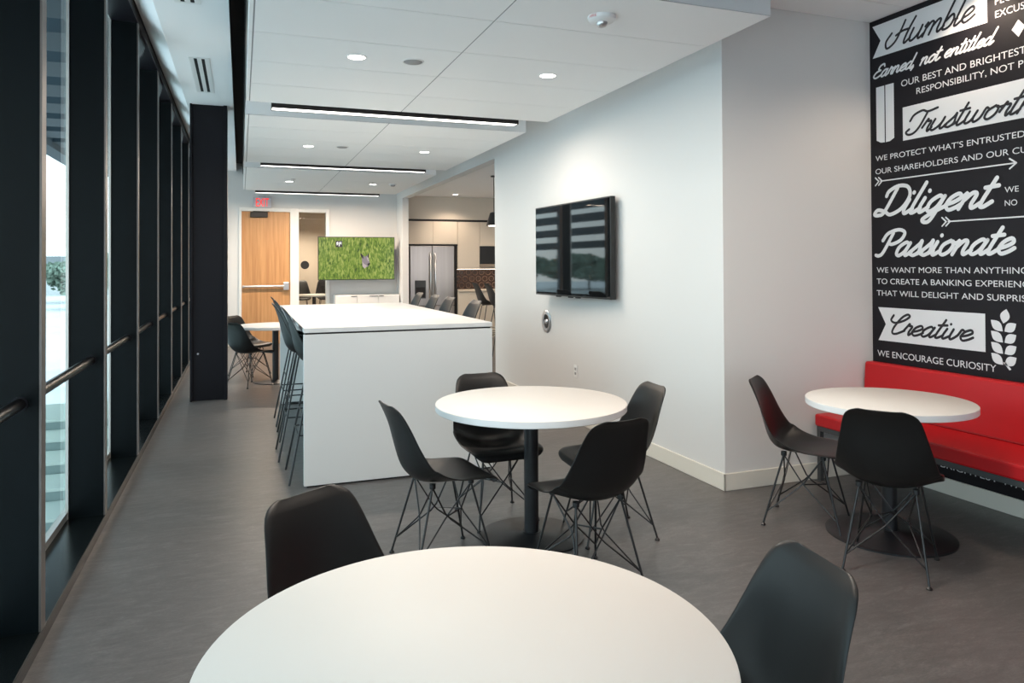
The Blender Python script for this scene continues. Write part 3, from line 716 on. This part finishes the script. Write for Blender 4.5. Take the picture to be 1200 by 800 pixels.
# ------------------------------------------------------------------ moulded shell, wire chair, bar stool
def shell_bm(zoff=0.0):
    P = [(.235, .392), (.236, .412), (.222, .428), (.185, .436), (.10, .428), (0, .418), (-.08, .417), (-.14, .430), (-.182, .468), (-.207, .53), (-.229, .62), (-.250, .71), (-.274, .780), (-.298, .817)]
    path = smooth_path([Vector(p) for p in P], 8)
    S = [0]
    for i in range(1, len(path)): S.append(S[-1] + (path[i] - path[i - 1]).length)
    T = S[-1]
    def at(s):
        for i in range(1, len(S)):
            if S[i] >= s - 1e-9:
                f = (s - S[i - 1]) / max(1e-9, S[i] - S[i - 1]); p = path[i - 1].lerp(path[i], f); tg = (path[i] - path[i - 1]).normalized(); return p, tg
        return path[-1], (path[-1] - path[-2]).normalized()
    def interp(tab, x):
        for (a, va), (b, vb) in zip(tab[:-1], tab[1:]):
            if x <= b:
                f = (x - a) / (b - a); return va + (vb - va) * f
        return tab[-1][1]
    W = [(0, .214), (.15, .229), (.30, .236), (.42, .241), (.52, .238), (.62, .226), (.72, .209), (.82, .190), (.91, .172), (1.0, .152)]
    LIFT = [(0, .0), (.12, .012), (.28, .036), (.38, .066), (.46, .092), (.54, .092), (.62, .072), (.74, .046), (.88, .024), (1, .008)]
    ns = 44; nv = 16
    svals = []
    for i in range(ns + 1):
        q = i / ns; svals.append(0.5 - 0.5 * math.cos(PI * q) if False else q + 0.0)
    # denser rows at both ends for the rounded corners
    svals = sorted(set([round(T * q, 5) for q in svals] + [round(T * e, 5) for e in (.0015, .005, .010, .016, .024, .034, .046)] + [round(T * (1 - e), 5) for e in (.001, .004, .009, .015, .022, .032, .044)]))
    bm = bmesh.new(); rows = []
    for s in svals:
        p, tg = at(s); q = s / T
        w = interp(W, q)
        r0_, r1_ = .075, .062          # rounded corners of the front lip and of the top
        if s < r0_: w -= r0_ - math.sqrt(max(0, r0_ ** 2 - (r0_ - s) ** 2))
        if T - s < r1_: w -= r1_ - math.sqrt(max(0, r1_ ** 2 - (r1_ - (T - s)) ** 2))
        lf = interp(LIFT, q); nx, nz = -tg.y, tg.x          # towards the sitter: up on the seat, forward on the back
        nrm = Vector((tg.y, -tg.x))
        row = []
        for j in range(nv + 1):
            v = -1 + 2 * j / nv
            h = lf * abs(v) ** 2.3
            edge = -0.006 * max(0, (abs(v) - .9) / .1) ** 2
            row.append(bm.verts.new((v * w, p.x + nrm.x * (h + edge), p.y + nrm.y * (h + edge) + zoff)))
        rows.append(row)
    for a, b in zip(rows[:-1], rows[1:]):
        for j in range(nv): bm.faces.new((a[j], a[j + 1], b[j + 1], b[j]))
    return bm
def make_shell(parent, zoff=0.0):
    o = new_obj('seat_shell', shell_bm(zoff), M['shell'], parent, smooth=180)
    sd = o.modifiers.new('thickness', 'SOLIDIFY'); sd.thickness = 0.007; sd.offset = 0
    sb = o.modifiers.new('smooth', 'SUBSURF'); sb.levels = 1; sb.render_levels = 1
    return o
def make_chair(label):
    t = thing('wire_chair', label, 'chair', (0, 0, 0), 0, 'black moulded wire base chairs')
    make_shell(t)
    mounts = {}; feet = {}
    for sx_ in (-1, 1):
        for fy in (-1, 1):
            mounts[sx_, fy] = Vector((sx_ * .125, .115 if fy > 0 else -.095, .405)); feet[sx_, fy] = Vector((sx_ * .185, .21 if fy > 0 else -.20, .012))
    ring = {(sx_, fy): Vector((sx_ * .045, fy * .065, .235)) for sx_ in (-1, 1) for fy in (-1, 1)}
    for k in mounts:
        lg = new_obj('leg', tube_bm([mounts[k] + Vector((0, 0, .012)), mounts[k] * .985 + feet[k] * .015, feet[k]], .0058, 8), M['wire'], t, smooth=50)
        new_obj('foot_glide', lathe_bm([(.013, 0), (.014, .006), (.007, .014)], feet[k].x, feet[k].y, 0, 14), M['wire'], lg, smooth=40)
        new_obj('seat_mount', lathe_bm([(.012, .398), (.016, .402), (.016, .424)], mounts[k].x, mounts[k].y, 0, 14), M['wire'], t, smooth=40)
    for k in mounts:
        for other in ((-k[0], k[1]), (k[0], -k[1])):
            low = feet[other] + (mounts[other] - feet[other]) * .17
            # the wire drops from its mount to the nearby corner of the centre ring and on to the neighbouring foot
            mid = Vector(((ring[k].x + ring[other].x) / 2 + (k[0] * .035 if other[0] == k[0] else 0), (ring[k].y + ring[other].y) / 2 + (k[1] * .05 if other[1] == k[1] else 0), .235))
            new_obj('brace_wire', tube_bm([mounts[k], mid * .9 + mounts[k] * .1, mid * .9 + low * .1, low], .0042, 6), M['wire'], t, smooth=60)
    rg = [(.08, .0), (.0, .115), (-.08, 0), (0, -.115)]
    new_obj('centre_ring', tube_bm([(x, y, .235) for x, y in rg] + [(rg[0][0], rg[0][1], .235)], .0042, 6), M['wire'], t, smooth=60)
    return t
def make_stool(label, group):
    t = thing('bar_stool', label, 'bar stool', (0, 0, 0), 0, group)
    zo = .395
    make_shell(t, zo)
    tops = {}; feet = {}
    for sx_ in (-1, 1):
        for fy in (-1, 1):
            tops[sx_, fy] = Vector((sx_ * .13, .12 if fy > 0 else -.10, .415 + zo)); feet[sx_, fy] = Vector((sx_ * .215, .22 if fy > 0 else -.26, .0))
    def on(k, z): f = (tops[k].z - z) / tops[k].z; return tops[k].lerp(feet[k], f)
    for k in tops:
        inner = Vector((tops[k].x * .55, tops[k].y * .8, tops[k].z - .004))
        new_obj('leg', tube_bm([inner, tops[k] + Vector((0, 0, -.006)), tops[k].lerp(feet[k], .04), feet[k]], .0078, 8), M['wire'], t, smooth=50)
    fz = .33
    ks = [(-1, -1), (1, -1), (1, 1), (-1, 1)]
    new_obj('footrest', tube_bm([on(k, fz) for k in ks] + [on(ks[0], fz)], .006, 8), M['wire'], t, smooth=60)
    new_obj('stretcher', tube_bm([on((-1, 1), .47), on((1, 1), .47)], .006, 8), M['wire'], t, smooth=60)
    new_obj('stretcher', tube_bm([on((-1, -1), .47), on((1, -1), .47)], .006, 8), M['wire'], t, smooth=60)
    return t
def hd(deg): return math.radians(deg - 90)
chairs = [
 (0.965, 3.66, 8, 'black wire chair on the left of the middle table, seen from its side'),
 (1.435, 4.135, -88, 'black wire chair behind the middle table, facing the camera'),
 (1.945, 3.66, 176, 'black wire chair right of the middle table, beside the white wall'),
 (1.545, 3.13, 97, 'black wire chair in front of the middle table, its back to the camera'),
 (0.34, 2.04, -57, 'black chair behind the left rim of the foreground table'),
 (0.978, 1.385, 172, 'black chair at the lower right, right of the foreground table'),
 (3.095, 3.40, -52, 'black wire chair against the return wall, left of the bench table'),
 (3.03, 2.75, 35, 'black wire chair with its back to the camera before the bench table'),
 (0.10, 9.86, 42, 'nearer black wire chair at the far round table beside the column'),
 (0.11, 10.85, -40, 'black wire chair behind the far round table, near the oak door'),
 (0.98, 10.15, 180, 'black wire chair right of the far round table, behind the stools'),
]
ch0 = make_chair('')
for i, (x, y, a_, s) in enumerate(chairs):
    if i == 0: ch0.location = (x, y, 0); ch0.rotation_euler = (0, 0, hd(a_)); ch0['label'] = s
    else: dup(ch0, (x, y, 0), hd(a_), s)
st0 = make_stool('', 'bar stools on the left of the island')
st = []
for y, s in ((5.44, 'nearest bar stool on the window side of the island'), (6.10, 'second nearest bar stool on the window side of the island'), (6.76, 'third bar stool on the window side of the island'), (7.42, 'farthest bar stool on the window side of the island')):
    st.append((0.53 if 'second' in s else 0.57, y, 0, s, 'bar stools on the left of the island'))
for y, s in ((5.86, 'nearest bar stool on the kitchen side of the island'), (6.66, 'second nearest bar stool on the kitchen side of the island'), (7.22, 'third bar stool on the kitchen side of the island'), (7.92, 'farthest bar stool on the kitchen side of the island')):
    st.append((1.58, y, 180, s, 'bar stools on the right of the island'))
for y, s in ((12.3, 'left black bar stool in the kitchen, seen through the opening'), (11.62, 'middle black bar stool in the kitchen, half behind the wall edge'), (10.95, 'nearest black bar stool in the kitchen, almost hidden by the wall edge')):
    st.append((4.16, y, 0, s, 'black bar stools in the kitchen'))
for x, s in ((1.22, 'left dark bar stool behind the sidelight glass'), (1.78, 'right dark bar stool behind the sidelight glass')):
    st.append((x, 16.55, -90, s, 'dark bar stools in the corridor'))
for i, (x, y, a_, s, g) in enumerate(st):
    if i == 0: st0.location = (x, y, 0); st0.rotation_euler = (0, 0, hd(a_)); st0['label'] = s
    else: dup(st0, (x, y, 0), hd(a_), s, g)

# ------------------------------------------------------------------ round pedestal tables
def make_table(x, y, r, rb, label, ztop=.745):
    t = thing('pedestal_table', label, 'table', (x, y, 0), 0, 'round white pedestal tables')
    new_obj('tabletop', lathe_bm([(r - .002, ztop - .036), (r, ztop - .034), (r, ztop - .002), (r - .002, ztop)], seg=128), M['table'], t, smooth=50)
    new_obj('edge_band', lathe_bm([(r - .001, ztop - .033), (r + .0008, ztop - .033), (r + .0008, ztop - .003), (r - .001, ztop - .003)], seg=128), M['tedge'], t, smooth=50)
    new_obj('pedestal', lathe_bm([(.040, .018), (.040, ztop - .05), (.09, ztop - .046), (.09, ztop - .036)], seg=32), M['post'], t, smooth=40)
    new_obj('base_plate', lathe_bm([(rb, 0), (rb, .008), (rb - .02, .014), (.06, .024), (.05, .03)], seg=72), M['post'], t, smooth=30)
make_table(0.425, 1.395, .517, .28, 'large white round table in the foreground, cut by the bottom edge')
make_table(1.515, 3.77, .530, .29, 'white round table in the middle of the room with four chairs')
make_table(3.38, 3.07, .43, .33, 'white round table in front of the red bench')
make_table(0.426, 10.07, .50, .28, 'white round table far back beside the island')
make_table(1.45, 15.85, .40, .25, 'table behind the sidelight glass', .93)

# ------------------------------------------------------------------ kitchen
YK = 14.6
t = thing('refrigerator', 'stainless steel double door fridge in the kitchen', 'fridge', (3.69, YK, 0))
new_obj('body', boxes((-.465, .465, 0.03, 0.59, 0.03, 1.925)), M['frame'], t)
dl = new_obj('door', boxes((-.465, -.004, -.03, 0.028, 0.70, 1.925)), M['stainless'], t, bevel=.008)
dr = new_obj('door', boxes((.004, .465, -.03, 0.028, 0.70, 1.925)), M['stainless'], t, bevel=.008)
new_obj('freezer_drawer', boxes((-.465, .465, -.03, 0.028, 0.05, 0.69)), M['stainless'], t, bevel=.008)
for d_, x in ((dl, -.05), (dr, .05)):
    new_obj('handle', tube_bm([(x, -.03, .78), (x, -.085, .82), (x, -.095, 1.25), (x, -.085, 1.72), (x, -.03, 1.77)], .016, 10), M['chrome'], d_, smooth=60)
new_obj('dispenser', boxes((-.37, -.14, -.034, -.028, .85, 1.22)), M['frame'], dl)
new_obj('dispenser_recess', boxes((-.35, -.16, -.037, -.03, .87, 1.08)), M['dark'], dl)
def cab(name, x0, x1, z0, z1, label, cat='cabinet', y0=YK, y1=15.19, n=1):
    t = thing(name, label, cat, ((x0 + x1) / 2, y0, z0)); h = (x1 - x0) / 2
    new_obj('body', boxes((-h, h, .022, y1 - y0, 0, z1 - z0)), M['beige'], t)
    for k in range(n):
        a_ = -h + 2 * h * k / n; b_ = -h + 2 * h * (k + 1) / n
        new_obj('door', boxes((a_ + .002, b_ - .002, 0, .02, .002, z1 - z0 - .002)), M['beige'], t, bevel=.0015)
    return t
cab('wall_cabinet', 3.205, 4.232, 1.965, 2.435, 'beige two door cabinet above the fridge', n=2)
cab('wall_cabinet', 4.24, 4.72, 1.45, 2.435, 'tall beige wall cabinet right of the fridge', y0=YK)
cab('wall_cabinet', 4.724, 5.40, 1.93, 2.435, 'beige wall cabinet above the microwave')
t = thing('filler_panel', 'dark reveal framing the stainless fridge and topping the cabinets', 'panel', (0, 0, 0))
new_obj('panel', boxes((3.19, 3.204, 14.60, 14.66, 0, 1.93), (4.160, 4.236, 14.64, 14.70, 0, 1.93), (3.19, 4.236, 14.60, 14.66, 1.93, 1.963), (3.19, 5.40, 14.63, 14.66, 2.437, 2.479)), M['dark'], t)
t = thing('microwave', 'black microwave built in below the wall cabinets', 'microwave', (5.06, YK, 1.55))
new_obj('body', boxes((-.335, .335, 0.03, .55, 0, .378)), M['dark'], t)
new_obj('door', boxes((-.335, .335, 0.0, .03, 0, .378)), M['bezel'], t, bevel=.004)
new_obj('handle', tube_bm([(.25, -.03, .06), (.25, -.03, .32)], .008, 8), M['chrome'], t)
t = thing('kitchen_counter', 'beige base cabinets with a pale counter right of the fridge', 'counter', (5.6, YK, 0))
new_obj('worktop', boxes((-1.36, 1.4, -.02, .59, .975, 1.01)), M['beige'], t, bevel=.003)
new_obj('body', boxes((-1.36, 1.4, .022, .59, 0, .975)), M['beige'], t)
for k in range(5): new_obj('door', boxes((-1.36 + .55 * k + .003, -1.36 + .55 * (k + 1) - .003, 0, .02, .1, .96)), M['beige'], t, bevel=.002)
t = thing('backsplash', 'dark backsplash with rows of rings under the wall cabinets', 'backsplash', (5.6, 15.17, 1.01))
new_obj('tile_panel', boxes((-1.36, 1.4, 0, .025, 0, .44)), M['splash'], t)
bm = bmesh.new()
for i in range(14):
    for j in range(3):
        cx_, cz_ = -1.26 + .15 * i + (.075 if j % 2 else 0), .08 + .14 * j
        tube(bm, [(cx_ + .056 * math.cos(2 * PI * k / 18), -.006, cz_ + .056 * math.sin(2 * PI * k / 18)) for k in range(19)], .011, 6, False)
new_obj('ring_relief', bm, M['ring'], t, smooth=60)
ls = new_obj('light_strip', boxes((-1.3, 1.3, -.30, -.26, .425, .436)), M['led'], t)
lamp('light', 'AREA', (0, -.28, .42), 4, WARM, t, 2.4, .04)
t = thing('pendant_lamp', 'black cone pendant lamp at the edge of the kitchen opening', 'pendant lamp', (3.80, 11.0, 2.15))
new_obj('lamp_shade', lathe_bm([(.125, 0), (.128, .004), (.065, .205), (.03, .22)], seg=40), M['post'], t, smooth=40)
new_obj('cord', tube_bm([(0, 0, .21), (0, 0, .80)], .006, 8), M['post'], t)
new_obj('bulb', lathe_bm([(.09, -.004), (.09, 0.0)], seg=24), M['dlens'], t)
new_obj('ceiling_rose', lathe_bm([(.05, .78), (.05, .80)], seg=24), M['post'], t)
t = thing('kitchen_bar', 'white kitchen bar counter in front of the far stools, hidden by the wall', 'bar counter', (4.95, 11.6, 0))
new_obj('worktop', boxes((-.45, .45, -1.3, 1.3, 1.05, 1.085)), M['white'], t, bevel=.003)
new_obj('body', boxes((-.1, .4, -1.25, 1.25, 0, 1.05)), M['white'], t)

# ------------------------------------------------------------------ outdoors
tag(struct('ground', boxes((-90, -0.95, -20, 120, -1.6, -1.5)), M['paving'], 'pale snowy paving outside the windows', 'ground'), 'pale snowy paving outside the windows', 'ground')
t = thing('outdoor_steps', 'grey green concrete steps outside the windows', 'steps', (-1.9, 5.0, 0))
bm = bmesh.new(); bt = bmesh.new()
for k in range(9):
    y0 = 0.6 + k * .62; z1 = -1.42 + k * .125
    box(bm, -2.6, .55, y0, y0 + .62 if k < 8 else y0 + 1.2, -1.5, z1); box(bt, -2.6, .55, y0 - .02, y0 + .60 if k < 8 else y0 + 1.2, z1, z1 + .03)
new_obj('step_body', bm, M['step'], t); new_obj('tread', bt, M['tread'], t)
t = thing('canopy', 'dark slatted canopy over the walkway outside', 'canopy', (-1.0, 0, 3.75))
bm = bmesh.new()
box(bm, -.5, 0, -6, 20, 0, .35); box(bm, -2.5, -2.2, -6, 20, -.06, .35)
yy = -6
while yy < 20:
    box(bm, -2.5, 0, yy, yy + .72, .05, .30); yy += 1.18
new_obj('slats', bm, M['canopy'], t)
t = thing('louvre_screen', 'dark slatted louvre screen standing outside, reflected in the dark television', 'louvre screen', (-6, 20, -1.5))
for k in range(5): new_obj('slat', boxes((-.25, .25, -9, 5, 3.55 + .42 * k, 3.75 + .42 * k)), M['canopy'], t)
for y in (-8.5, -4, .5, 4.6): new_obj('post', boxes((-.12, .12, y - .12, y + .12, 0, 5.6)), M['canopy'], t)
def tree(x, y, h, r, label):
    t = thing('tree', label, 'tree', (x, y, -1.5), 0, 'trees across the paving')
    new_obj('trunk', tube_bm([(0, 0, 0), (0.05, 0, h * .4), (0, 0, h * .7)], .16, 8, r_end=.08), M['bark'], t)
    bm = bmesh.new(); rr = random.Random(int(x * 13 + y))
    blobs = [(0, 0, h * .62, r * .7, h * .28)] + [(rr.uniform(-.7, .7) * r, rr.uniform(-.7, .7) * r, h * rr.uniform(.42, .86), r * rr.uniform(.32, .5), h * rr.uniform(.12, .2)) for k in range(8)]
    for bx_, by_, bz_, br_, bh_ in blobs:
        for k in range(230):
            a = rr.uniform(0, 2 * PI); cz = rr.uniform(-1, 1); q = rr.uniform(.6, 1.08); st_ = math.sqrt(1 - cz * cz) * br_ * q
            p = Vector((bx_ + math.cos(a) * st_, by_ + math.sin(a) * st_, bz_ + cz * bh_ * q))
            e1 = Vector((rr.uniform(-1, 1), rr.uniform(-1, 1), rr.uniform(-1, 1))).normalized() * r * .075; e2 = e1.orthogonal().normalized() * r * .06
            bm.faces.new([bm.verts.new(p + v) for v in (e1, e2, -e1, -e2)])
    new_obj('foliage', bm, M['leaf'], t)
for i, (x, y, h, r) in enumerate(((-11.5, 62, 3.6, 2.6), (-13, 74, 4.2, 3.4), (-19.5, 72, 3.8, 3.0), (-8.5, 70, 3.2, 2.2), (-36, 78, 4.4, 4.6), (-42, 66, 3.8, 4.4), (-46, 78, 4.6, 5.0), (-56, 66, 4.4, 5), (-20, 55, 5, 2.7))):
    tree(x, y, h, r, ['green tree outside, nearest the window edge', 'tall green tree far beyond the paving', 'wide green tree far beyond the paving', 'small green tree behind the nearest outdoor tree', 'tree outside reflected in the dark television, near the corner', 'tree outside reflected in the dark television, farther', 'tree outside reflected in the middle of the dark television', 'tree outside reflected at the near side of the dark television', 'green tree at the end of the paving'][i])
for i, (x, y, w_, l_, h_) in enumerate(((-18, 96, 9, 6, 3.0), (-30, 92, 8, 6, 3.0), (-40, 26, 7, 12, 3.6))):
    t = thing('house', ['pale house beyond the outdoor trees', 'second pale house left of the first one outside', 'pale house outside opposite the windows'][i], 'house', (x, y, -1.5))
    new_obj('wall', boxes((-w_ / 2, w_ / 2, -l_ / 2, l_ / 2, 0, h_)), M['houses'], t)
    bm = bmesh.new()
    a = [bm.verts.new(p) for p in ((-w_ / 2 - .3, -l_ / 2 - .3, h_), (w_ / 2 + .3, -l_ / 2 - .3, h_), (w_ / 2 + .3, l_ / 2 + .3, h_), (-w_ / 2 - .3, l_ / 2 + .3, h_), (-w_ / 2 - .3, 0, h_ + 1.4), (w_ / 2 + .3, 0, h_ + 1.4))]
    for f in ((0, 1, 5, 4), (2, 3, 4, 5), (1, 2, 5), (3, 0, 4), (0, 3, 2, 1)): bm.faces.new([a[k] for k in f])
    new_obj('roof', bm, M['roof'], t)
